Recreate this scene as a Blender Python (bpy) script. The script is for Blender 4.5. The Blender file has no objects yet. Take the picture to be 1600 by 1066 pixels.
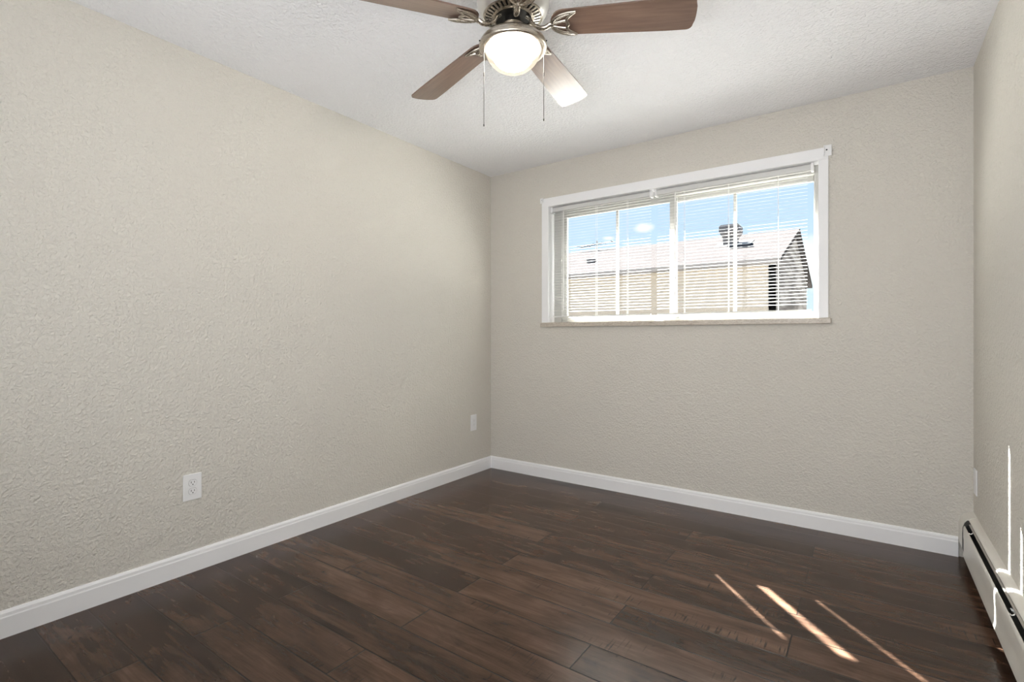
import bpy, bmesh, math, random
from mathutils import Vector, Matrix
random.seed(7)
S = bpy.context.scene
COL = S.collection
PI = math.pi
R = math.radians

# ------------------------------------------------------------------ camera
CAM = Vector((2.593, -3.358, 1.1064))
cd = bpy.data.cameras.new('camera'); cam = bpy.data.objects.new('camera', cd); COL.objects.link(cam)
cam.location = CAM
cam.rotation_euler = (R(90), 0, R(35.279))
cd.sensor_width = 36.0; cd.sensor_fit = 'HORIZONTAL'
cd.lens = 787.77/1600*36.0
cd.shift_y = (524.74-533.0)/1600
cd.clip_start = 0.02; cd.clip_end = 500
S.camera = cam

# ------------------------------------------------------------------ exposure
S.view_settings.view_transform = 'Standard'
S.view_settings.look = 'None'
S.view_settings.gamma = 1.0
S.view_settings.exposure = 0.44
S.view_settings.use_curve_mapping = False
S.cycles.use_denoising = True
S.cycles.max_bounces = 14
S.cycles.diffuse_bounces = 8
S.cycles.transparent_max_bounces = 16
S.cycles.sample_clamp_indirect = 8.0

# ------------------------------------------------------------------ world: clear sky with a few small clouds
W = bpy.data.worlds.new('sky'); S.world = W; W.use_nodes = True
nt = W.node_tree; nt.nodes.clear(); L = nt.links.new
def wn(t, **k):
    n = nt.nodes.new(t)
    for a, b in k.items(): setattr(n, a, b)
    return n
out = wn('ShaderNodeOutputWorld'); bg = wn('ShaderNodeBackground'); bg.inputs['Strength'].default_value = 1.0
tc = wn('ShaderNodeTexCoord')
sep = wn('ShaderNodeSeparateXYZ'); L(tc.outputs['Generated'], sep.inputs[0])
ramp = wn('ShaderNodeValToRGB'); L(sep.outputs['Z'], ramp.inputs[0])
cr = ramp.color_ramp
cr.elements[0].position = 0.0; cr.elements[0].color = (0.67, 0.76, 0.83, 1)
cr.elements[1].position = 1.0; cr.elements[1].color = (0.20, 0.40, 0.85, 1)
e = cr.elements.new(0.10); e.color = (0.555, 0.71, 0.85, 1)
e = cr.elements.new(0.22); e.color = (0.485, 0.635, 0.85, 1)
noi = wn('ShaderNodeTexNoise'); noi.inputs['Scale'].default_value = 24; noi.inputs['Detail'].default_value = 3
L(tc.outputs['Generated'], noi.inputs['Vector'])
def cloud(d, rx, rz, prev):
    """one soft cloud around the sky direction d"""
    d = Vector(d).normalized()
    sub = wn('ShaderNodeVectorMath', operation='SUBTRACT'); L(tc.outputs['Generated'], sub.inputs[0]); sub.inputs[1].default_value = d
    sc = wn('ShaderNodeVectorMath', operation='MULTIPLY'); L(sub.outputs[0], sc.inputs[0]); sc.inputs[1].default_value = (1/rx, 1/rx, 1/rz)
    ln = wn('ShaderNodeVectorMath', operation='LENGTH'); L(sc.outputs[0], ln.inputs[0])
    a = wn('ShaderNodeMath', operation='MULTIPLY_ADD'); L(noi.outputs['Fac'], a.inputs[0]); a.inputs[1].default_value = 1.6
    L(ln.outputs['Value'], a.inputs[2])
    mr = wn('ShaderNodeMapRange'); L(a.outputs[0], mr.inputs[0])
    mr.inputs[1].default_value = 1.25; mr.inputs[2].default_value = 2.0; mr.inputs[3].default_value = 1.0; mr.inputs[4].default_value = 0.0
    if prev is None: return mr.outputs[0]
    m = wn('ShaderNodeMath', operation='MAXIMUM'); L(prev, m.inputs[0]); L(mr.outputs[0], m.inputs[1]); return m.outputs[0]
cl = cloud((-0.407, 0.895, 0.187), 0.012, 0.004, None)
cl = cloud((-0.345, 0.926, 0.205), 0.018, 0.008, cl)
cl = cloud((-0.090, 1.155, 0.150), 0.035, 0.045, cl)
cl = cloud((0.25, 1.0, 0.32), 0.25, 0.06, cl)
cl = cloud((-0.9, 0.8, 0.42), 0.3, 0.07, cl)
mix = wn('ShaderNodeMixRGB'); L(cl, mix.inputs[0]); L(ramp.outputs[0], mix.inputs[1]); mix.inputs[2].default_value = (0.85, 0.85, 0.85, 1)
L(mix.outputs[0], bg.inputs[0]); L(bg.outputs[0], out.inputs[0])

# ------------------------------------------------------------------ sun and lamps
sd = bpy.data.lights.new('sun', 'SUN'); sd.energy = 108.0; sd.angle = R(0.53); sd.color = (1.0, 0.975, 0.95)
sun = bpy.data.objects.new('sun', sd); COL.objects.link(sun)
sun.rotation_euler = Vector((0.87, -1.0, -1.36)).to_track_quat('-Z', 'Y').to_euler()
sun.location = (-4, 6, 8)

def area(name, loc, target, sx, sy, power, color=(1, 1, 1)):
    a = bpy.data.lights.new(name, 'AREA'); a.shape = 'RECTANGLE'; a.size = sx; a.size_y = sy; a.energy = power; a.color = color
    o = bpy.data.objects.new(name, a); COL.objects.link(o); o.location = loc
    o.rotation_euler = (Vector(target)-Vector(loc)).to_track_quat('-Z', 'Y').to_euler()
    return o
# added fill light, shining in through the opening behind the camera
area('fill_light', (0.95, -4.70, 1.20), (2.8, 0.0, 1.5), 1.2, 2.0, 13.0, (0.94, 0.97, 1.0))
# second added fill, behind the camera and aimed up at the ceiling
area('fill_uplight', (2.25, -3.55, 0.9), (2.1, -1.6, 2.44), 1.3, 0.8, 29.0, (0.94, 0.97, 1.0))

# ------------------------------------------------------------------ materials
def mat(name, col=(0.8, 0.8, 0.8), rough=0.5, metal=0.0, spec=0.5, **kw):
    m = bpy.data.materials.new(name); m.use_nodes = True
    b = m.node_tree.nodes['Principled BSDF']
    b.inputs['Base Color'].default_value = (*col, 1); b.inputs['Roughness'].default_value = rough
    b.inputs['Metallic'].default_value = metal; b.inputs['Specular IOR Level'].default_value = spec
    for k, v in kw.items(): b.inputs[k.replace('_', ' ')].default_value = v
    return m
class N:
    """small helper to write node graphs"""
    def __init__(s, m): s.m = m; s.t = m.node_tree; s.b = s.t.nodes['Principled BSDF']
    def n(s, t, **k):
        x = s.t.nodes.new(t)
        for a, b in k.items(): setattr(x, a, b)
        return x
    def put(s, i, v):
        if hasattr(v, 'links') or isinstance(v, bpy.types.NodeSocket): s.t.links.new(v, i)
        else: i.default_value = v
    def math(s, op, a, b=None, c=None, clamp=False):
        x = s.n('ShaderNodeMath', operation=op, use_clamp=clamp)
        s.put(x.inputs[0], a)
        if b is not None: s.put(x.inputs[1], b)
        if c is not None: s.put(x.inputs[2], c)
        return x.outputs[0]
    def pos(s): return s.n('ShaderNodeNewGeometry').outputs['Position']
    def obj(s): return s.n('ShaderNodeTexCoord').outputs['Object']
    def scale(s, v, f):
        x = s.n('ShaderNodeVectorMath', operation='MULTIPLY'); s.put(x.inputs[0], v); x.inputs[1].default_value = f; return x.outputs[0]
    def noise(s, v, scale, detail=2, rough=0.5, dist=0.0):
        x = s.n('ShaderNodeTexNoise'); s.put(x.inputs['Vector'], v)
        x.inputs['Scale'].default_value = scale; x.inputs['Detail'].default_value = detail
        x.inputs['Roughness'].default_value = rough; x.inputs['Distortion'].default_value = dist
        return x.outputs['Fac']
    def range(s, v, a, b, c=0.0, d=1.0):
        x = s.n('ShaderNodeMapRange'); s.put(x.inputs[0], v)
        for i, q in enumerate((a, b, c, d)): x.inputs[i+1].default_value = q
        return x.outputs[0]
    def ramp(s, v, stops):
        x = s.n('ShaderNodeValToRGB'); s.put(x.inputs[0], v); e = x.color_ramp.elements
        e[0].position, e[0].color = stops[0][0], (*stops[0][1], 1); e[1].position, e[1].color = stops[-1][0], (*stops[-1][1], 1)
        for p, c in stops[1:-1]: q = e.new(p); q.color = (*c, 1)
        return x.outputs[0]
    def mix(s, f, a, b, mode='MIX'):
        x = s.n('ShaderNodeMixRGB', blend_type=mode); s.put(x.inputs[0], f)
        s.put(x.inputs[1], a if not isinstance(a, tuple) else (*a, 1)); s.put(x.inputs[2], b if not isinstance(b, tuple) else (*b, 1))
        return x.outputs[0]
    def bump(s, h, strength, dist):
        x = s.n('ShaderNodeBump'); s.put(x.inputs['Height'], h); x.inputs['Strength'].default_value = strength; x.inputs['Distance'].default_value = dist
        s.t.links.new(x.outputs[0], s.b.inputs['Normal'])

def plaster(name, col, scale, strength, dist):
    m = mat(name, col, 0.75, spec=0.25); g = N(m); p = g.pos()
    a = g.noise(p, scale, 3, 0.55, 0.4); b = g.noise(p, scale*0.33, 2, 0.5, 0.6)
    h = g.math('ADD', g.range(a, 0.42, 0.68), g.math('MULTIPLY', g.range(b, 0.4, 0.7), 0.6))
    g.bump(h, strength, dist)
    t = g.noise(p, 1.3, 2)
    g.put(g.b.inputs['Base Color'], g.mix(g.range(t, 0.3, 0.7), tuple(c*0.985 for c in col), tuple(min(1, c*1.015) for c in col)))
    return m
M = {}
M['wall'] = plaster('beige_textured_paint', (0.652, 0.624, 0.570), 82, 0.85, 0.0032)
M['ceiling'] = plaster('white_textured_ceiling', (0.88, 0.88, 0.90), 70, 0.95, 0.0032)
M['white'] = mat('white_gloss_paint', (0.86, 0.86, 0.875), 0.35)
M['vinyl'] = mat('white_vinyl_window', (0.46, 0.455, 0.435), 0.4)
M['slat'] = mat('white_blind_slat', (0.62, 0.62, 0.61), 0.4)
M['cord'] = mat('white_cord', (0.85, 0.85, 0.83), 0.7)
M['plate'] = mat('white_outlet_plastic', (0.82, 0.82, 0.83), 0.3)
M['dark'] = mat('black_gap', (0.008, 0.008, 0.008), 0.6)
M['darkmetal'] = mat('dark_motor_metal', (0.02, 0.018, 0.016), 0.45, 0.6)
M['heater'] = mat('white_enamel_heater', (0.70, 0.675, 0.62), 0.32)
M['fin'] = mat('dull_fin_metal', (0.10, 0.09, 0.08), 0.5, 0.8)
M['steel'] = mat('galvanised_damper', (0.55, 0.53, 0.50), 0.3, 0.9)
# brushed nickel
m = mat('brushed_nickel', (0.50, 0.45, 0.385), 0.28, 1.0); g = N(m)
g.put(g.b.inputs['Roughness'], g.range(g.noise(g.scale(g.obj(), (1, 1, 30)), 20, 2), 0.3, 0.7, 0.22, 0.36)); M['nickel'] = m
m = mat('satin_nickel_housing', (0.74, 0.72, 0.69), 0.35, 0.85); M['housing'] = m
# fan blade wood
m = mat('walnut_fan_blade', (0.2, 0.1, 0.06), 0.3, spec=0.6); g = N(m)
tcn = g.n('ShaderNodeUVMap'); uv = tcn.outputs[0]
a = g.noise(g.scale(uv, (3, 40, 1)), 2.0, 5, 0.6, 0.3); b_ = g.noise(g.scale(uv, (2, 7, 1)), 1.6, 2)
c_ = g.ramp(g.math('ADD', g.math('MULTIPLY', a, 0.6), g.math('MULTIPLY', b_, 0.4)), [(0.3, (0.110, 0.066, 0.048)), (0.5, (0.158, 0.098, 0.071)), (0.72, (0.215, 0.140, 0.104))])
g.put(g.b.inputs['Base Color'], c_); g.b.inputs['Coat Weight'].default_value = 0.42; g.b.inputs['Coat Roughness'].default_value = 0.15; g.b.inputs['Coat IOR'].default_value = 1.5
M['blade'] = m
# frosted globe: part of the bulb's light passes straight through, the glass itself glows cream
m = mat('frosted_lit_glass', (0.003, 0.003, 0.003), 0.5, spec=0.0); g = N(m)
g.b.inputs['Emission Color'].default_value = (1.0, 0.84, 0.64, 1); g.b.inputs['Emission Strength'].default_value = 0.82
tr_ = g.n('ShaderNodeBsdfTransparent'); mx_s = g.n('ShaderNodeMixShader'); mx_s.inputs[0].default_value = 0.45
g.t.links.new(g.b.outputs[0], mx_s.inputs[1]); g.t.links.new(tr_.outputs[0], mx_s.inputs[2])
g.t.links.new(mx_s.outputs[0], g.t.nodes['Material Output'].inputs[0]); M['globe'] = m
m = mat('lit_bulb', (0.9, 0.9, 0.9), 0.5); g = N(m)
g.b.inputs['Emission Color'].default_value = (1.0, 0.92, 0.82, 1); g.b.inputs['Emission Strength'].default_value = 150.0; M['bulb'] = m
# stone sill
m = mat('beige_stone_sill', (0.5, 0.44, 0.38), 0.35); g = N(m); p = g.pos()
g.put(g.b.inputs['Base Color'], g.ramp(g.noise(g.scale(p, (1, 1, 2)), 45, 4, 0.7, 1.0), [(0.3, (0.36, 0.30, 0.25)), (0.5, (0.50, 0.45, 0.385)), (0.7, (0.60, 0.55, 0.49))])); M['sill'] = m
# glass
m = bpy.data.materials.new('window_glass'); m.use_nodes = True; t = m.node_tree; t.nodes.clear()
o_ = t.nodes.new('ShaderNodeOutputMaterial'); mx = t.nodes.new('ShaderNodeMixShader'); tr = t.nodes.new('ShaderNodeBsdfTransparent'); gl = t.nodes.new('ShaderNodeBsdfGlossy')
gl.inputs['Roughness'].default_value = 0.02; tr.inputs[0].default_value = (0.96, 0.98, 0.97, 1); mx.inputs[0].default_value = 0.003
t.links.new(tr.outputs[0], mx.inputs[1]); t.links.new(gl.outputs[0], mx.inputs[2]); t.links.new(mx.outputs[0], o_.inputs[0]); M['glass'] = m
# floor: dark hand-scraped laminate planks, laid along x, joints staggered by half a plank
m = mat('dark_walnut_plank_floor', (0.05, 0.03, 0.02), 0.3, spec=0.5); g = N(m); p = g.pos()
sx = g.n('ShaderNodeSeparateXYZ'); g.put(sx.inputs[0], p); X, Y = sx.outputs[0], sx.outputs[1]
v = g.math('DIVIDE', g.math('ADD', Y, 2.847), 0.161); row = g.math('FLOOR', v); fv = g.math('SUBTRACT', v, row)
odd = g.math('FLOORED_MODULO', row, 2.0)
u = g.math('DIVIDE', g.math('SUBTRACT', g.math('SUBTRACT', X, 0.565), g.math('MULTIPLY', odd, 0.58)), 1.216)
colm = g.math('FLOOR', u); fu = g.math('SUBTRACT', u, colm)
cid = g.n('ShaderNodeCombineXYZ'); g.put(cid.inputs[0], row); g.put(cid.inputs[1], colm)
wno = g.n('ShaderNodeTexWhiteNoise', noise_dimensions='3D'); g.put(wno.inputs['Vector'], cid.outputs[0]); rnd = wno.outputs['Value']
sh = g.n('ShaderNodeVectorMath', operation='MULTIPLY_ADD'); g.put(sh.inputs[0], wno.outputs['Color']); sh.inputs[1].default_value = (37, 23, 11); g.put(sh.inputs[2], p)
q = sh.outputs[0]
grain = g.noise(g.scale(q, (1.1, 15, 1)), 2.2, 6, 0.62, 0.8)
blot = g.noise(g.scale(q, (1.6, 5.0, 1)), 1.5, 4, 0.6, 1.4)
fine = g.noise(g.scale(q, (8, 190, 1)), 1.0, 3, 0.6)
tone = g.math('ADD', g.math('ADD', g.math('MULTIPLY', grain, 0.42), g.math('MULTIPLY', blot, 0.50)), g.math('MULTIPLY_ADD', rnd, 0.21, -0.06))
col = g.ramp(tone, [(0.30, (0.020, 0.0105, 0.0066)), (0.42, (0.044, 0.0238, 0.0150)), (0.54, (0.080, 0.0440, 0.0280)), (0.70, (0.135, 0.081, 0.055))])
col = g.mix(g.range(fine, 0.35, 0.65, 0.0, 0.35), col, g.mix(1.0, col, (0.55, 0.52, 0.50), 'MULTIPLY'))
kn = g.noise(g.scale(q, (7, 11, 1)), 1.0, 2, 0.5, 1.5)
col = g.mix(g.range(kn, 0.70, 0.80, 0.0, 0.75), col, (0.012, 0.008, 0.006))
# short saw marks across the board
saw = g.math('MULTIPLY', g.range(g.noise(g.scale(q, (150, 9, 1)), 1.0, 1, 0.5), 0.60, 0.70), g.range(g.noise(g.scale(q, (2.6, 9, 1)), 1.0, 1), 0.55, 0.68))
col = g.mix(g.math('MULTIPLY', saw, 0.8), col, (0.010, 0.007, 0.006))
dy = g.math('MULTIPLY', g.math('MINIMUM', fv, g.math('SUBTRACT', 1.0, fv)), 0.161)
dx = g.math('MULTIPLY', g.math('MINIMUM', fu, g.math('SUBTRACT', 1.0, fu)), 1.216)
seam = g.math('MINIMUM', g.range(dy, 0.0010, 0.0036), g.range(dx, 0.0010, 0.0036))
col = g.mix(g.math('SUBTRACT', 1.0, seam), col, (0.006, 0.004, 0.0035))
g.put(g.b.inputs['Base Color'], col)
g.b.inputs['Roughness'].default_value = 0.24
g.b.inputs['Specular IOR Level'].default_value = 0.28
h = g.math('ADD', g.math('MULTIPLY', seam, 1.0), g.math('ADD', g.math('MULTIPLY', saw, -0.06), g.math('MULTIPLY', g.noise(g.scale(q, (3, 14, 1)), 1.0, 1), 0.25)))
g.bump(h, 0.35, 0.0012)
M['floor'] = m
# outside
m = mat('grey_roof_shingles', (0.16, 0.15, 0.15), 1.0, spec=0.0); g = N(m); p = g.pos()
br = g.n('ShaderNodeTexBrick'); g.put(br.inputs['Vector'], g.scale(p, (1, 1.06, 1)))
br.inputs['Scale'].default_value = 1.0; br.inputs['Brick Width'].default_value = 0.3; br.inputs['Row Height'].default_value = 0.14; br.inputs['Mortar Size'].default_value = 0.008
br.inputs['Color1'].default_value = (0.047, 0.0435, 0.0435, 1); br.inputs['Color2'].default_value = (0.041, 0.0375, 0.0375, 1); br.inputs['Mortar'].default_value = (0.033, 0.030, 0.030, 1)
g.put(g.b.inputs['Base Color'], br.outputs['Color']); M['roof'] = m
M['stucco'] = plaster('tan_stucco', (0.315, 0.272, 0.225), 12, 0.3, 0.01)
m = mat('shaded_gable_siding', (0.3, 0.27, 0.25), 0.85, spec=0.1); g = N(m); p = g.pos()  # shade and siding shadows are painted in as dark streaks
g.put(g.b.inputs['Base Color'], g.ramp(g.noise(g.scale(p, (1, 0.8, 7)), 0.9, 3, 0.55), [(0.36, (0.06, 0.052, 0.047)), (0.52, (0.12, 0.106, 0.097)), (0.66, (0.20, 0.183, 0.17))])); M['gable'] = m
M['fascia'] = mat('grey_brown_fascia', (0.20, 0.18, 0.17), 0.7)
M['vent'] = mat('dull_vent_metal', (0.11, 0.10, 0.10), 0.6, 0.2)
M['antenna'] = mat('grey_aluminium_antenna', (0.07, 0.075, 0.085), 0.7, 0.0)
M['ground'] = mat('pale_concrete', (0.20, 0.192, 0.18), 0.9, spec=0.1)

# ------------------------------------------------------------------ mesh helpers
def box(bm, x0, x1, y0, y1, z0, z1, bevel=0.0):
    r = bmesh.ops.create_cube(bm, size=1.0)
    bmesh.ops.scale(bm, vec=(x1-x0, y1-y0, z1-z0), verts=r['verts'])
    bmesh.ops.translate(bm, vec=((x0+x1)/2, (y0+y1)/2, (z0+z1)/2), verts=r['verts'])
    if bevel:
        ed = list({e for v in r['verts'] for e in v.link_edges})
        bmesh.ops.bevel(bm, geom=ed, offset=bevel, segments=2, affect='EDGES', profile=0.5)
def lathe(bm, prof, c, seg=64, close=False):
    """prof: list of (r, z); revolved about the vertical axis through c"""
    rings = []
    for r, z in prof:
        if r < 1e-6: rings.append([bm.verts.new((c[0], c[1], z))])
        else: rings.append([bm.verts.new((c[0]+r*math.cos(2*PI*i/seg), c[1]+r*math.sin(2*PI*i/seg), z)) for i in range(seg)])
    pairs = list(zip(rings, rings[1:]))
    if close: pairs.append((rings[-1], rings[0]))
    for a, b in pairs:
        for i in range(seg):
            j = (i+1) % seg
            if len(a) == 1: bm.faces.new((a[0], b[j], b[i]))
            elif len(b) == 1: bm.faces.new((a[i], a[j], b[0]))
            else: bm.faces.new((a[i], a[j], b[j], b[i]))
def tube(bm, pts, rad, seg=8, flat=1.0, up=Vector((0, 0, 1))):
    """tube along pts; rad a number or list; flat squashes it along its local up"""
    pts = [Vector(p) for p in pts]; n = len(pts)
    rad = rad if isinstance(rad, (list, tuple)) else [rad]*n
    rings = []
    for i, p in enumerate(pts):
        t = (pts[min(i+1, n-1)]-pts[max(i-1, 0)]).normalized()
        a = t.cross(up)
        if a.length < 1e-4: a = t.cross(Vector((1, 0, 0)))
        a.normalize(); b = a.cross(t).normalized()
        rings.append([bm.verts.new(p + rad[i]*(math.cos(2*PI*k/seg)*a + flat*math.sin(2*PI*k/seg)*b)) for k in range(seg)])
    for A, B in zip(rings, rings[1:]):
        for k in range(seg):
            j = (k+1) % seg; bm.faces.new((A[k], A[j], B[j], B[k]))
    bm.faces.new(rings[0][::-1]); bm.faces.new(rings[-1])
def extrude_profile(bm, prof, axis, a, b, closed=True):
    """prof: 2D points; axis 'x' -> (a..b, p0, p1), axis 'y' -> (p0, a..b, p1)"""
    f = (lambda s, p: (s, p[0], p[1])) if axis == 'x' else (lambda s, p: (p[0], s, p[1]))
    A = [bm.verts.new(f(a, p)) for p in prof]; B = [bm.verts.new(f(b, p)) for p in prof]; n = len(prof)
    for i in range(n if closed else n-1):
        j = (i+1) % n; bm.faces.new((A[i], A[j], B[j], B[i]))
    if closed: bm.faces.new(A[::-1]); bm.faces.new(B)
def wloc(o):
    v = Vector(o.location)
    return v + wloc(o.parent) if o.parent else v
def obj(name, bm, m, parent=None, smooth=False, fix=True, loc=None):
    """links bm (in world coordinates) as one mesh object"""
    if fix: bmesh.ops.recalc_face_normals(bm, faces=bm.faces)
    base = wloc(parent) if parent else (Vector(loc) if loc else Vector((0, 0, 0)))
    bmesh.ops.translate(bm, vec=-base, verts=bm.verts)
    me = bpy.data.meshes.new(name); bm.to_mesh(me); bm.free()
    me.materials.append(m)
    if smooth:
        for p in me.polygons: p.use_smooth = True
        try: me.set_sharp_from_angle(angle=R(40))
        except Exception: pass
    o = bpy.data.objects.new(name, me); COL.objects.link(o)
    if parent: o.parent = parent
    elif loc: o.location = loc
    return o
def thing(name, label, cat, loc, group=None):
    o = bpy.data.objects.new(name, None); COL.objects.link(o); o.location = loc; o.empty_display_size = 0.05
    o['label'] = label; o['category'] = cat
    if group: o['group'] = group
    bpy.context.view_layer.update()
    return o
def struct(o, label, cat):
    o['kind'] = 'structure'; o['label'] = label; o['category'] = cat; return o
def B(): return bmesh.new()

# ------------------------------------------------------------------ room shell
RW, RH, YF = 3.017, 2.44, -3.95          # width, height, wall behind the camera
WX0, WX1, WZ0, WZ1 = 0.572, 2.359, 1.208, 2.105   # window opening
TH = 0.20
bm = B(); box(bm, -0.15, RW+0.15, YF-1.2, TH, -0.15, 0.0); struct(obj('floor', bm, M['floor']), 'dark brown scraped wood plank floor', 'floor')
bm = B(); box(bm, -0.15, RW+0.15, YF-1.2, TH, RH, RH+0.15); struct(obj('ceiling', bm, M['ceiling']), 'white textured ceiling holding the fan', 'ceiling')
bm = B(); box(bm, -0.15, 0.0, YF-1.2, TH, 0, RH); struct(obj('wall_left', bm, M['wall']), 'long beige textured wall on the left with two outlets', 'wall')
bm = B(); box(bm, RW, RW+0.15, YF-1.2, TH, 0, RH); struct(obj('wall_right', bm, M['wall']), 'beige textured wall on the right above the heater', 'wall')
bm = B()
def grid_wall(bm, xs, zs, y0, y1, hole):
    for i in range(len(xs)-1):
        for k in range(len(zs)-1):
            if (i, k) in hole: continue
            box(bm, xs[i], xs[i+1], y0, y1, zs[k], zs[k+1])
    bmesh.ops.remove_doubles(bm, verts=bm.verts, dist=1e-5)
    # inner faces shared by two boxes are dropped
    seen = {}
    for f in list(bm.faces): seen.setdefault(tuple(sorted(v.index for v in f.verts)), []).append(f)
bm.verts.index_update()
grid_wall(bm, [0.0, WX0-0.006, WX1+0.006, RW], [0.0, WZ0-0.033, WZ1+0.006, RH], 0.0, TH, {(1, 1)})
struct(obj('wall_back', bm, M['wall'], fix=False), 'beige textured wall with the window in it', 'wall')
bm = B(); grid_wall(bm, [0.0, 0.35, 2.70, RW], [0.0, 2.15, RH], YF-0.12, YF, {(1, 0)})  # unseen wall, its wide opening added to let the fill light in
struct(obj('wall_front', bm, M['wall'], fix=False), 'beige wall behind the camera with a wide opening added for the fill light', 'wall')

bm = B(); box(bm, 0.0, RW, YF-1.2, YF-1.1, 0.0, RH); struct(obj('wall_hall', bm, M['wall']), 'beige end wall of the hall behind the camera', 'wall')
# baseboards: tall flat face with a bevelled top
def bb_prof(t=0.013, h=0.099):
    return [(0, 0), (t, 0), (t, h*0.74), (t*0.86, h*0.79), (t*0.80, h*0.90), (t*0.45, h*0.98), (0, h)]
bm = B(); extrude_profile(bm, bb_prof(), 'y', YF, 0.0); struct(obj('baseboard_left', bm, M['white']), 'white baseboard along the left wall', 'baseboard')
bm = B(); extrude_profile(bm, [(-a, b) for a, b in bb_prof()], 'x', 0.0, RW-0.058); struct(obj('baseboard_back', bm, M['white']), 'white baseboard under the window wall', 'baseboard')

# ------------------------------------------------------------------ window
win = bpy.data.objects.new('window_1', None); COL.objects.link(win); win.location = ((WX0+WX1)/2, 0.05, WZ0)
struct(win, 'white framed sliding window with a stone sill', 'window'); bpy.context.view_layer.update()
CT = 0.016
bm = B(); box(bm, 0.512, 2.408, -CT, 0.0, WZ1, 2.171, 0.002); obj('head_casing', bm, M['white'], win)
for a, b in ((0.512, WX0), (WX1, 2.408)):
    bm = B(); box(bm, a, b, -CT, 0.0, WZ0, WZ1, 0.002); obj('side_casing', bm, M['white'], win)
bm = B(); box(bm, 0.500, 2.421, -0.022, 0.085, WZ0-0.033, WZ0, 0.004); obj('window_sill', bm, M['sill'], win)
bm = B()
box(bm, WX0-0.006, WX0, 0.0, 0.075, WZ0, WZ1); box(bm, WX1, WX1+0.006, 0.0, 0.075, WZ0, WZ1); box(bm, WX0-0.006, WX1+0.006, 0.0, 0.075, WZ1, WZ1+0.006)
obj('jamb', bm, M['white'], win)
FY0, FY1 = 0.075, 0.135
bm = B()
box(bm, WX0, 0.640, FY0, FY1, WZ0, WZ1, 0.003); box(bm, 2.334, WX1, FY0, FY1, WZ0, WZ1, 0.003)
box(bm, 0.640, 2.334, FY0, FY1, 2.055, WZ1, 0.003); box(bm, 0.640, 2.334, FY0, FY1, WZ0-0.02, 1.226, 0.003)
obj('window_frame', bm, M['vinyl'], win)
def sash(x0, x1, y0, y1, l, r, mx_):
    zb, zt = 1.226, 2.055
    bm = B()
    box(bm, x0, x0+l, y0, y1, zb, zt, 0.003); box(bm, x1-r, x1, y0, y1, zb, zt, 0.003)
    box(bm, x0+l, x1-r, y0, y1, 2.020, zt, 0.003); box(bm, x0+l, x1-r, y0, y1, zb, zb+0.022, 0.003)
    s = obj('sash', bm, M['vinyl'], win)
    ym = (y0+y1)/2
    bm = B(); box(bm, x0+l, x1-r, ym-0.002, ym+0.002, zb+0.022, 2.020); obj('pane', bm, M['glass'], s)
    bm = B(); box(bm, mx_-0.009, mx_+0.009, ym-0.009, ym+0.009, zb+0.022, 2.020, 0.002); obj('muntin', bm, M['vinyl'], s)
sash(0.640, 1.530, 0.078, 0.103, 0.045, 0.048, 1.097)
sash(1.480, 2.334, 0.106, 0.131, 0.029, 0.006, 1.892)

# ------------------------------------------------------------------ mini blinds
def mini_blind(name, label, x0, x1, cords, holes, wand_x, wand_low, tilt, sl=0.003, sr=0.003):
    yc = 0.036
    t = thing(name, label, 'window blind', ((x0+x1)/2, yc, WZ0), 'white mini blinds hanging in the window')
    # headrail: open-topped channel
    bm = B(); pr = [(0.020, 2.098), (0.020, 2.068), (0.022, 2.066), (0.050, 2.066), (0.052, 2.068), (0.052, 2.098)]
    extrude_profile(bm, pr, 'x', x0+0.002, x1-0.002); obj('headrail', bm, M['slat'], t)
    bm = B(); hw = 0.0125; zs = []; z = 2.049
    while z > 1.272: zs.append(z); z -= 0.0205
    ts = [-1, -0.55, 0, 0.55, 1]
    def cs(k, zc):
        u = ts[k]*hw; c = 0.0013*(1-ts[k]**2)
        return (yc + u*math.cos(tilt) - c*math.sin(tilt), zc + u*math.sin(tilt) + c*math.cos(tilt))
    for zc in zs:
        xb = [x0+sl]
        for h_ in holes: xb += [h_-0.0055, h_+0.0055]
        xb.append(x1-sr)
        vs = [[bm.verts.new((x, *cs(k, zc))) for k in range(5)] for x in xb]
        for i in range(len(xb)-1):
            for k in range(4):
                if i % 2 == 1 and k in (1, 2): continue
                bm.faces.new((vs[i][k], vs[i][k+1], vs[i+1][k+1], vs[i+1][k]))
    obj('slats', bm, M['slat'], t, smooth=True, fix=False)
    bm = B(); extrude_profile(bm, [(yc-0.011, 1.248), (yc+0.011, 1.248), (yc+0.0125, 1.252), (yc+0.010, 1.259), (yc-0.010, 1.259), (yc-0.0125, 1.252)], 'x', x0+0.002, x1-0.002)
    obj('bottom_rail', bm, M['slat'], t)
    for cx in cords:
        bm = B()
        for y in (yc-0.0135, yc+0.0135): tube(bm, [(cx, y, 2.067), (cx, y, 1.250)], 0.0007, 5)
        tube(bm, [(cx, yc, 2.067), (cx, yc, 1.255)], 0.0006, 5)
        obj('ladder_cord', bm, M['cord'], t)
    bm = B(); tube(bm, [(wand_x, 0.014, 2.058), (wand_x, 0.0135, wand_low)], 0.0032, 6)
    tube(bm, [(wand_x, 0.024, 2.07), (wand_x, 0.014, 2.058)], 0.0015, 6); obj('tilt_wand', bm, M['cord'], t)
    for a, b in ((x0-0.012, x0+0.002), (x1-0.002, x1+0.012)):
        bm = B(); box(bm, a, b, 0.010, 0.054, 2.058, 2.104, 0.001); obj('bracket', bm, M['plate'], t)
    return t
mini_blind('window_blind', 'white mini blind in the left half of the window', 0.590, 1.368, [0.672, 0.955, 1.195], [1.195], 0.690, 1.30, R(11.0))
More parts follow.
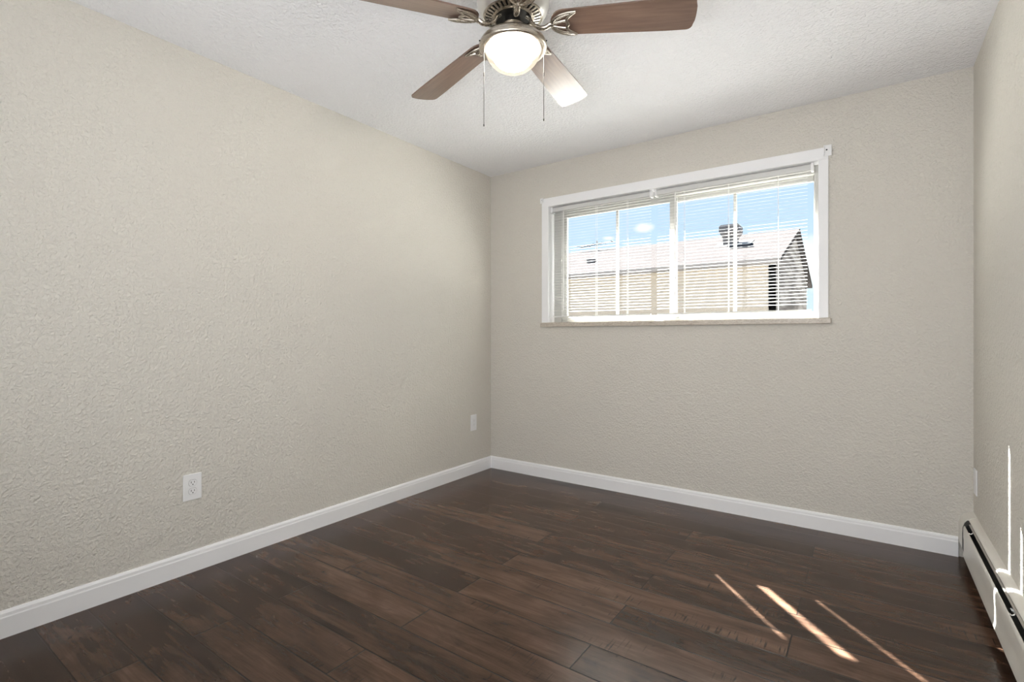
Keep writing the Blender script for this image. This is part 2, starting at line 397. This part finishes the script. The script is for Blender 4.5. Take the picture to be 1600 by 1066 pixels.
mini_blind('window_blind', 'white mini blind in the right half of the window', 1.411, 2.322, [1.595, 1.870, 2.150], [1.595, 2.150], 1.540, 1.36, R(11.5), 0.003, 0.021)
bpy.context.view_layer.update()

def rod_bracket(x0, x1, z0, z1, hx, label):
    t = thing('curtain_rod_bracket', label, 'bracket', ((x0+x1)/2, -CT, (z0+z1)/2), 'empty curtain rod brackets on the window casing')
    bm = B(); box(bm, x0, x1, -CT-0.004, -CT, z0, z1, 0.0012)
    box(bm, x0 if hx < (x0+x1)/2 else x1-0.004, x0+0.004 if hx < (x0+x1)/2 else x1, -CT-0.020, -CT-0.003, z0+0.004, z1-0.004, 0.001)
    obj('mounting_plate', bm, M['plate'], t)
    bm = B()
    n = 14; c = [(hx+0.0042*math.cos(2*PI*i/n), -CT-0.0046, (z0+z1)/2+0.004+0.0042*math.sin(2*PI*i/n)) for i in range(n)]
    d = [(a, b+0.003, z) for a, b, z in c]
    A_ = [bm.verts.new(v) for v in c]; D_ = [bm.verts.new(v) for v in d]
    bm.faces.new(A_); bm.faces.new(D_[::-1])
    for i in range(n): bm.faces.new((A_[i], A_[(i+1) % n], D_[(i+1) % n], D_[i]))
    obj('screw_hole', bm, M['dark'], t)
rod_bracket(0.500, 0.530, 2.136, 2.176, 0.518, 'white curtain rod bracket on the left top corner of the window casing')
rod_bracket(2.386, 2.424, 2.118, 2.180, 2.400, 'white curtain rod bracket on the right top corner of the window casing')

# ------------------------------------------------------------------ outlets
def outlet(name, label, axis, c, w, h, kind, cat='outlet'):
    """axis 'L': on the left wall facing +x ; 'R': on the right wall facing -x. c = (y, z) of the plate centre"""
    sgn = 1 if axis == 'L' else -1; x0 = 0.0 if axis == 'L' else RW
    t = thing(name, label, cat, (x0, c[0], c[1]), 'electrical plates low on the walls')
    def bx(bm, d0, d1, y0, y1, z0, z1, bev=0):
        a, b = x0+sgn*d0, x0+sgn*d1; box(bm, min(a, b), max(a, b), c[0]+y0, c[0]+y1, c[1]+z0, c[1]+z1, bev)
    bm = B(); bx(bm, 0.0, 0.006, -w/2, w/2, -h/2, h/2, 0.003); obj('cover_plate', bm, M['plate'], t)
    def disc(bm, d0, d1, y, z, ry, rz, n=28, cut=None):
        P = []
        for i in range(n):
            a = 2*PI*i/n; yy, zz = ry*math.cos(a), rz*math.sin(a)
            if cut: zz = max(-cut, min(cut, zz))
            P.append((c[0]+y+yy, c[1]+z+zz))
        A_ = [bm.verts.new((x0+sgn*d0, *q)) for q in P]; D_ = [bm.verts.new((x0+sgn*d1, *q)) for q in P]
        bm.faces.new(A_); bm.faces.new(D_[::-1])
        for i in range(n): bm.faces.new((A_[i], A_[(i+1) % n], D_[(i+1) % n], D_[i]))
    if kind == 'duplex':
        for z in (0.0195, -0.0195):
            bm = B(); disc(bm, 0.0045, 0.0078, 0, z, 0.0172, 0.0172, 32, 0.0142); r_ = obj('receptacle', bm, M['plate'], t)
            bm = B(); bx(bm, 0.0070, 0.0081, -0.0078, -0.0054, z-0.0015, z+0.0075); bx(bm, 0.0070, 0.0081, 0.0054, 0.0078, z-0.0005, z+0.0070)
            disc(bm, 0.0070, 0.0081, 0, z-0.0072, 0.0026, 0.0026, 12); obj('slots', bm, M['dark'], r_)
            bm = B()
            # shadow gap round the receptacle
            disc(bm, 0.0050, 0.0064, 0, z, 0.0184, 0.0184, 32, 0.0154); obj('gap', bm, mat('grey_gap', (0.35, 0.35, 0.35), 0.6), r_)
        bm = B(); disc(bm, 0.005, 0.0068, 0, 0, 0.003, 0.003, 12); obj('screw', bm, M['plate'], t)
    elif kind == 'decorator':
        bm = B(); bx(bm, 0.005, 0.0085, -0.0165, 0.0165, -0.033, 0.033, 0.001); r_ = obj('insert', bm, M['plate'], t)
        bm = B()
        for z in (0.016, -0.016):
            bx(bm, 0.008, 0.0089, -0.0078, -0.0056, z-0.001, z+0.007); bx(bm, 0.008, 0.0089, 0.0056, 0.0078, z-0.001, z+0.007); disc(bm, 0.008, 0.0089, 0, z-0.007, 0.0022, 0.0022, 12)
        obj('slots', bm, mat('grey_slots', (0.45, 0.45, 0.46), 0.5), r_)
    else:
        for z in (0.042, -0.042):
            bm = B(); disc(bm, 0.005, 0.0068, 0, z, 0.003, 0.003, 12); obj('screw', bm, M['plate'], t)
outlet('wall_outlet', 'white duplex outlet with dark slots on the left wall above the baseboard', 'L', (-2.293, 0.3975), 0.080, 0.123, 'duplex')
outlet('wall_outlet', 'small white outlet on the left wall beside the far corner', 'L', (-0.231, 0.409), 0.072, 0.128, 'decorator')
outlet('wall_plate', 'blank white wall plate seen edge-on beside the right corner above the heater', 'R', (-0.078, 0.400), 0.072, 0.124, 'blank', 'wall plate')

# ------------------------------------------------------------------ baseboard heater
HY0 = -0.004; HY1 = YF+0.05
ht = thing('baseboard_heater', 'long white baseboard heater with a black slot along the right wall', 'heater', (RW, (HY0+HY1)/2, 0.0))
def hprof(pts): return [(RW-d, z) for d, z in pts]
bm = B(); extrude_profile(bm, hprof([(0, 0.012), (0, 0.231), (0.008, 0.231), (0.018, 0.228), (0.027, 0.222), (0.0305, 0.217), (0.0300, 0.212), (0.0285, 0.212), (0.0285, 0.216), (0.026, 0.2195), (0.017, 0.2255), (0.008, 0.228), (0.003, 0.227), (0.003, 0.012)]), 'y', HY0-0.100, HY1)
obj('back_panel', bm, M['heater'], ht, smooth=True)
bm = B(); extrude_profile(bm, hprof([(0.0500, 0.199), (0.0510, 0.2030), (0.0535, 0.2035), (0.0562, 0.198), (0.0575, 0.188), (0.0575, 0.150), (0.0560, 0.135), (0.0560, 0.085), (0.0590, 0.066), (0.0575, 0.058), (0.049, 0.057), (0.049, 0.060), (0.0560, 0.062), (0.0570, 0.066), (0.0540, 0.085), (0.0540, 0.135), (0.0550, 0.150), (0.0550, 0.187), (0.0540, 0.196), (0.0525, 0.2005), (0.0515, 0.199)]), 'y', HY0-0.160, HY1)
obj('front_cover', bm, M['heater'], ht, smooth=True)
bm = B(); extrude_profile(bm, hprof([(0.0325, 0.2165), (0.0350, 0.2160), (0.0380, 0.2135), (0.0380, 0.2115), (0.0350, 0.2140), (0.0325, 0.2145)]), 'y', HY0-0.165, HY1)
obj('damper', bm, M['steel'], ht)
bm = B(); box(bm, RW-0.043, RW-0.006, HY1, HY0-0.05, 0.075, 0.150); obj('fin_element', bm, M['dark'], ht)
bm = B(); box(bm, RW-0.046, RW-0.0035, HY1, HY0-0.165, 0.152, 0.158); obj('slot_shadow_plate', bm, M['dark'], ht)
bm = B(); box(bm, RW-0.0300, RW-0.0035, HY1, HY0-0.003, 0.004, 0.070); obj('under_shadow_plate', bm, M['dark'], ht)  # black sheet standing for the shadow under the cover
# rounded end cap against the window wall, and a black plate for the shade between it and the cover
pc = hprof([(0, 0.078), (0.055, 0.078), (0.056, 0.150), (0.0545, 0.180), (0.048, 0.203), (0.036, 0.220), (0.018, 0.231), (0, 0.234)])
bm = B(); extrude_profile(bm, pc, 'y', HY0+0.004, HY0-0.105); obj('end_cap', bm, M['heater'], ht, smooth=True)
bm = B(); extrude_profile(bm, hprof([(0.003, 0.010), (0.0500, 0.060), (0.0545, 0.080), (0.0548, 0.150), (0.0530, 0.180), (0.0465, 0.202), (0.036, 0.2165), (0.003, 0.2165)]), 'y', HY0-0.105, HY0-0.165); obj('gap_shadow_plate', bm, M['dark'], ht)
for yy in (-0.27, -1.085, -2.2):
    bm = B(); tube(bm, [(RW-0.034, yy, 0.212), (RW-0.040, yy-0.004, 0.203), (RW-0.046, yy-0.004, 0.200), (RW-0.051, yy, 0.203)], 0.0022, 6); obj('damper_bracket', bm, M['steel'], ht)

# ------------------------------------------------------------------ ceiling fan
FX, FY = 1.4957, -1.8004
C2 = (FX, FY)
fan = thing('ceiling_fan', 'flush ceiling fan with five walnut blades and a lit frosted globe', 'ceiling fan', (FX, FY, RH))
bm = B(); lathe(bm, [(0.118, RH), (0.132, RH-0.012), (0.137, RH-0.055), (0.136, RH-0.085), (0.130, RH-0.108), (0.120, RH-0.124), (0.113, RH-0.130), (0.110, RH-0.126), (0.113, RH-0.118), (0.126, RH-0.090), (0.128, RH-0.05), (0.118, RH)], C2, 96)
obj('motor_housing', bm, M['housing'], fan, smooth=True)
bm = B()   # vent plate: two rings joined by spokes, open slots between
zo, zi = RH-0.131, RH-0.138
lathe(bm, [(0.114, zo+0.004), (0.108, zo), (0.104, zo), (0.104, zo+0.004)], C2, 96, True)
lathe(bm, [(0.080, zi), (0.070, zi-0.001), (0.068, zi+0.004), (0.080, zi+0.004)], C2, 96, True)
ns = 34
for i in range(ns):
    a = 2*PI*i/ns; w_ = 2*PI/ns*0.27
    P = []
    for r_, zz in ((0.079, zi), (0.105, zo)):
        for s_ in (-1, 1): P.append((FX+r_*math.cos(a+s_*w_), FY+r_*math.sin(a+s_*w_), zz))
    lo = [bm.verts.new(P[k]) for k in (0, 1, 3, 2)]; hi = [bm.verts.new((P[k][0], P[k][1], P[k][2]+0.004)) for k in (0, 1, 3, 2)]
    bm.faces.new(lo); bm.faces.new(hi[::-1])
    for k in range(4): bm.faces.new((lo[k], lo[(k+1) % 4], hi[(k+1) % 4], hi[k]))
obj('vent_plate', bm, M['nickel'], fan)
bm = B(); lathe(bm, [(0, RH-0.06), (0.105, RH-0.06), (0.105, RH-0.118), (0.066, RH-0.124), (0.064, RH-0.134), (0.030, RH-0.136), (0.028, RH-0.165), (0, RH-0.165)], C2, 48)
obj('motor_core', bm, M['darkmetal'], fan, smooth=True)
bm = B(); lathe(bm, [(0, 2.279), (0.040, 2.279), (0.044, 2.275), (0.045, 2.246), (0.062, 2.241), (0.088, 2.234), (0.110, 2.224), (0.122, 2.213), (0.128, 2.201), (0.1285, 2.192), (0.126, 2.187), (0.120, 2.184), (0.107, 2.185), (0.106, 2.196), (0.09, 2.215), (0.03, 2.225), (0, 2.225)], C2, 96)
lk = obj('light_fitter', bm, M['nickel'], fan, smooth=True)
bm = B(); prof = []
for i in range(17):
    a = PI/2*i/16; prof.append((0.1055*math.cos(a)**0.9 if i < 16 else 0.0, 2.195-0.090*math.sin(a)))
lathe(bm, prof, C2, 96); gg = obj('glass_globe', bm, M['globe'], fan, smooth=True)
bm = B(); lathe(bm, [(0, 2.186), (0.085, 2.186)] + [(0.0830*math.cos(PI/2*i/10) if i < 10 else 0.0, 2.184-0.071*math.sin(PI/2*i/10)) for i in range(11)], C2, 40); obj('bulb', bm, M['bulb'], gg, smooth=True)
rt = Vector((math.cos(R(35.279)), math.sin(R(35.279)), 0)); fw = Vector((-rt.y, rt.x, 0))
for s_ in (-1, 1):
    c = Vector((FX, FY, 2.198)) + rt*s_*0.122 - fw*0.040
    d = (rt*s_*0.122 - fw*0.040).normalized()
    bm = B(); tube(bm, [c, c+d*0.004], 0.0024, 8); obj('globe_screw', bm, M['darkmetal'], fan)

def blade_frame(k):
    dphi = [0.0084, 0.0239, -0.0274, -0.0049, 0.0][k]; dz = [-0.0011, 0.0173, -0.02, -0.0013, 0.0][k]
    a = 0.4161 + k*2*PI/5 + dphi
    e = Vector((math.cos(a), math.sin(a), 0)); n = Vector((-math.sin(a), math.cos(a), 0)); tau = -0.2163
    def f(r_, s_, off=0.0):
        nn = n*math.cos(tau) + Vector((0, 0, math.sin(tau))); up = -n*math.sin(tau) + Vector((0, 0, math.cos(tau)))
        return Vector((FX, FY, 2.2762)) + e*r_ + nn*s_ + Vector((0, 0, (-0.0458+dz)*r_)) + up*off
    return f, e, n
def blade(k):
    f, e, n = blade_frame(k)
    r0, r1 = 0.142, 0.660
    hw = lambda r_: 0.0698*(0.80+0.20*min(1, max(0, (r_-0.2)/0.35)))
    P = []   # outline (r, s): rounded root, slightly bowed tip with soft corners
    for i in range(13):
        a = PI/2 + PI*i/12
        P.append((r0+0.050+0.050*math.cos(a), hw(0.2)*math.sin(a)))
    rc = 0.022
    for r_ in (0.28, 0.38, 0.48, 0.56): P.append((r_, -hw(r_)))
    for i in range(7):
        a = -PI/2 + PI/2*i/6; P.append((r1-rc-0.006+rc*math.cos(a), -hw(r1)+rc+rc*math.sin(a)))
    for s_ in (-0.03, -0.01, 0.01, 0.03): P.append((r1-0.004*(s_/0.05)**2, s_))
    for i in range(7):
        a = PI/2*i/6; P.append((r1-rc-0.006+rc*math.cos(a), hw(r1)-rc+rc*math.sin(a)))
    for r_ in (0.56, 0.48, 0.38, 0.28): P.append((r_, hw(r_)))
    bm = B(); uvl = bm.loops.layers.uv.new('UVMap')
    lo = [bm.verts.new(f(a, b, 0.0)) for a, b in P]; hi = [bm.verts.new(f(a, b, 0.006)) for a, b in P]
    N_ = len(P); fs = [bm.faces.new(lo), bm.faces.new(hi[::-1])]
    uvd = {}
    for v_, q_ in zip(lo, P): uvd[v_] = q_
    for v_, q_ in zip(hi, P): uvd[v_] = q_
    for i in range(N_): fs.append(bm.faces.new((lo[i], lo[(i+1) % N_], hi[(i+1) % N_], hi[i])))
    for fc in fs:
        for lp in fc.loops: lp[uvl].uv = (uvd[lp.vert][0]+k*1.7, uvd[lp.vert][1]+k*0.9)
    bl = obj('blade', bm, M['blade'], fan)
    # openwork blade iron under the blade root, with its curved arm to the motor
    bm = B(); o_ = -0.006
    def sm(ctrl, nseg=10):   # Catmull-Rom through control points
        c = [ctrl[0]] + list(ctrl) + [ctrl[-1]]; out_ = []
        for i in range(1, len(c)-2):
            for j in range(nseg):
                t_ = j/nseg; p0, p1, p2, p3 = (Vector(x) for x in c[i-1:i+3])
                out_.append(0.5*((2*p1)+(-p0+p2)*t_+(2*p0-5*p1+4*p2-p3)*t_*t_+(-p0+3*p1-3*p2+p3)*t_**3))
        out_.append(Vector(c[-2])); return out_
    up = Vector((0, 0, 1))
    for s_ in (-1, 1):
        arc = sm([f(0.148, 0.003*s_, o_), f(0.156, 0.022*s_, o_), f(0.180, 0.040*s_, o_), f(0.212, 0.050*s_, o_-0.001), f(0.238, 0.051*s_, o_)])
        tube(bm, arc, [0.0080-0.0040*i/(len(arc)-1) for i in range(len(arc))], 8, 0.8)
        inn = sm([f(0.238, 0.051*s_, o_), f(0.222, 0.040*s_, o_-0.001), f(0.206, 0.026*s_, o_-0.002), f(0.203, 0.014*s_, o_-0.002), f(0.208, 0.0, o_-0.002)])
        tube(bm, inn, [0.0040+0.0032*i/(len(inn)-1) for i in range(len(inn))], 8, 0.8)
        st = sm([f(0.152, 0.006*s_, o_-0.001), f(0.178, 0.013*s_, o_-0.002), f(0.204, 0.018*s_, o_-0.002)])
        tube(bm, st, 0.0052, 8, 0.7)
        arc2 = sm([f(0.152, 0.010*s_, o_), f(0.168, 0.024*s_, o_-0.001), f(0.192, 0.036*s_, o_-0.001), f(0.214, 0.041*s_, o_)])
        tube(bm, arc2, 0.0040, 8, 0.8)
    c0 = Vector((FX, FY, 0))
    arm = sm([c0+e*0.052+up*2.306, c0+e*0.064+up*2.296, c0+e*0.078+up*2.274, c0+e*0.098+up*2.259, c0+e*0.122+up*2.256, f(0.140, 0, -0.006), f(0.152, 0, -0.005)])
    tube(bm, arm, [0.0085]*20 + [0.0085+0.003*min(1, i/30) for i in range(len(arm)-20)], 10, 0.75)
    obj('blade_iron', bm, M['nickel'], bl, smooth=True)
for k in range(5): blade(k)
def chain(s_, off, zb, top):
    p_ = Vector((FX, FY, 0)) + rt*off - fw*0.045
    bm = B(); tube(bm, [(p_.x, p_.y, top), (p_.x, p_.y, zb)], 0.0011, 6)
    c = obj('pull_chain', bm, M['darkmetal'], fan)
    bm = B(); lathe(bm, [(0, top-0.115), (0.0022, top-0.118), (0.0022, top-0.130), (0, top-0.133)], (p_.x, p_.y), 10)
    obj('connector', bm, M['darkmetal'], c); bm = B()
    lathe(bm, [(0, zb+0.004), (0.002, zb+0.001), (0.002, zb-0.006), (0, zb-0.008)], (p_.x, p_.y), 10); obj('chain_end', bm, M['darkmetal'], c)
chain(-1, -0.1075, 1.886, 2.195); chain(1, 0.1135, 1.906, 2.195)

# ------------------------------------------------------------------ outside
bm = B(); box(bm, -30, 30, TH, 60, -1.10, -1.0); struct(obj('ground', bm, M['ground']), 'pale ground between the two houses', 'ground')
# the eave of this house, above the window: shades the upper panes from the sun
bm = B(); box(bm, -1.5, 4.5, TH, 0.45, 2.35, 2.50); struct(obj('trim_1', bm, M['white']), 'eave of this house above the window outside', 'eave')
# neighbour's house: gabled, ridge parallel to the window wall
cy = CAM.y
def at(dy, px):    # x of a picture column at the distance dy in front of the camera along y
    a = (px-800)/787.77; s_, c_ = math.sin(R(35.279)), math.cos(R(35.279))
    return CAM.x + dy*(-s_+a*c_)/(c_+a*s_)
yE, yRd, yB = cy+9.75, cy+12.75, cy+15.75
zE = CAM.z + 9.75*0.1385; zR = CAM.z + 12.75*0.1856
xr = at(12.75, 1250); xl = -9.0
xw = xr-0.10
nh = thing('neighbour_house', 'tan neighbouring house with a grey shingle roof seen through the blinds', 'house', ((xl+xr)/2, yRd, -1.0))
bm = B(); box(bm, xl+0.3, xw, yE+0.22, yE+0.37, -1.0, zE-0.02); 
obj('wall', bm, M['stucco'], nh)
bm = B()   # gable end wall
P = [(yE+0.22, -1.0), (yB-0.42, -1.0), (yB-0.42, zE+0.02), (yRd, zR-0.10), (yE+0.22, zE+0.02)]
A_ = [bm.verts.new((xw-0.12, *q_)) for q_ in P]; D_ = [bm.verts.new((xw+0.002, *q_)) for q_ in P]
bm.faces.new(A_); bm.faces.new(D_[::-1])
for i in range(5): bm.faces.new((A_[i], A_[(i+1) % 5], D_[(i+1) % 5], D_[i]))
obj('gable_wall', bm, M['gable'], nh)
bm = B()
for y0, y1 in ((yE, yRd), (yB, yRd)):
    v_ = [bm.verts.new(q_) for q_ in ((xl, y0, zE), (xr, y0, zE), (xr, y1, zR), (xl, y1, zR))]
    w_ = [bm.verts.new((q_.co.x, q_.co.y, q_.co.z-0.07)) for q_ in v_]
    bm.faces.new(v_); bm.faces.new(w_[::-1])
    for i in range(4): bm.faces.new((v_[i], v_[(i+1) % 4], w_[(i+1) % 4], w_[i]))
obj('roof', bm, M['roof'], nh)
bm = B(); box(bm, xl, xr, yE-0.02, yE, zE-0.085, zE-0.005); obj('fascia', bm, M['fascia'], nh)
bm = B()   # soffit
box(bm, xl, xw, yE, yE+0.24, zE-0.085, zE-0.06); obj('soffit', bm, M['fascia'], nh)
# roof chimney with a flared cap
yv = cy+11.6; xv = at(11.6, 1142); zv = zE + (zR-zE)*(11.6-9.75)/3.0
bm = B()
def frustum(bm, x, y, z0, z1, a0, a1):
    lo = [bm.verts.new((x+sx_*a0, y+sy_*a0, z0)) for sx_, sy_ in ((-1, -1), (1, -1), (1, 1), (-1, 1))]
    hi = [bm.verts.new((x+sx_*a1, y+sy_*a1, z1)) for sx_, sy_ in ((-1, -1), (1, -1), (1, 1), (-1, 1))]
    bm.faces.new(lo[::-1]); bm.faces.new(hi)
    for i in range(4): bm.faces.new((lo[i], lo[(i+1) % 4], hi[(i+1) % 4], hi[i]))
frustum(bm, xv, yv, zv-0.10, zv+0.12, 0.135, 0.135); frustum(bm, xv, yv, zv+0.12, zv+0.24, 0.135, 0.20); frustum(bm, xv, yv, zv+0.24, zv+0.36, 0.20, 0.20); frustum(bm, xv, yv, zv+0.36, zv+0.40, 0.20, 0.17)
ch = obj('chimney', bm, M['vent'], nh)
bm = B(); sl = (zR-zE)/3.0
v_ = [bm.verts.new(q_) for q_ in ((xv-0.28, yv-0.26, zv-0.26*sl+0.012), (xv+0.42, yv-0.26, zv-0.26*sl+0.012), (xv+0.42, yv+0.26, zv+0.26*sl+0.012), (xv-0.28, yv+0.26, zv+0.26*sl+0.012))]
w_ = [bm.verts.new((q_.co.x, q_.co.y, q_.co.z-0.02)) for q_ in v_]
bm.faces.new(v_); bm.faces.new(w_[::-1])
for i in range(4): bm.faces.new((v_[i], v_[(i+1) % 4], w_[(i+1) % 4], w_[i]))
obj('flashing', bm, M['fascia'], ch)
ys = cy+11.0; xs_ = at(11.0, 924); zs_ = zE+(zR-zE)*(11.0-9.75)/3.0
bm = B(); box(bm, xs_-0.09, xs_+0.09, ys-0.08, ys+0.08, zs_-0.05, zs_+0.07, 0.01); obj('roof_vent', bm, M['fascia'], nh)
# tv antenna on the ridge
ya = yRd; xa = at(12.75, 933); za = zR + 0.004
an = thing('television_antenna', 'grey television antenna standing on the neighbouring roof ridge', 'antenna', (xa, ya, za))
bm = B(); tube(bm, [(xa, ya, za), (xa, ya, za+0.26)], 0.018, 8); obj('mast', bm, M['antenna'], an)
bm = B(); x0_, x1_ = at(12.75, 908), at(12.75, 958); tube(bm, [(x0_, ya, za+0.13), (x1_, ya, za+0.19)], 0.016, 8); obj('boom', bm, M['antenna'], an)
for i in range(5):
    bm = B(); s_ = i/4; xx = x0_+(x1_-x0_)*s_; zz = za+0.13+0.06*s_; l_ = 0.22-0.10*s_
    tube(bm, [(xx-0.25*l_, ya-l_, zz), (xx, ya, zz), (xx-0.25*l_, ya+l_, zz)], 0.007, 6); obj('element', bm, M['antenna'], an)
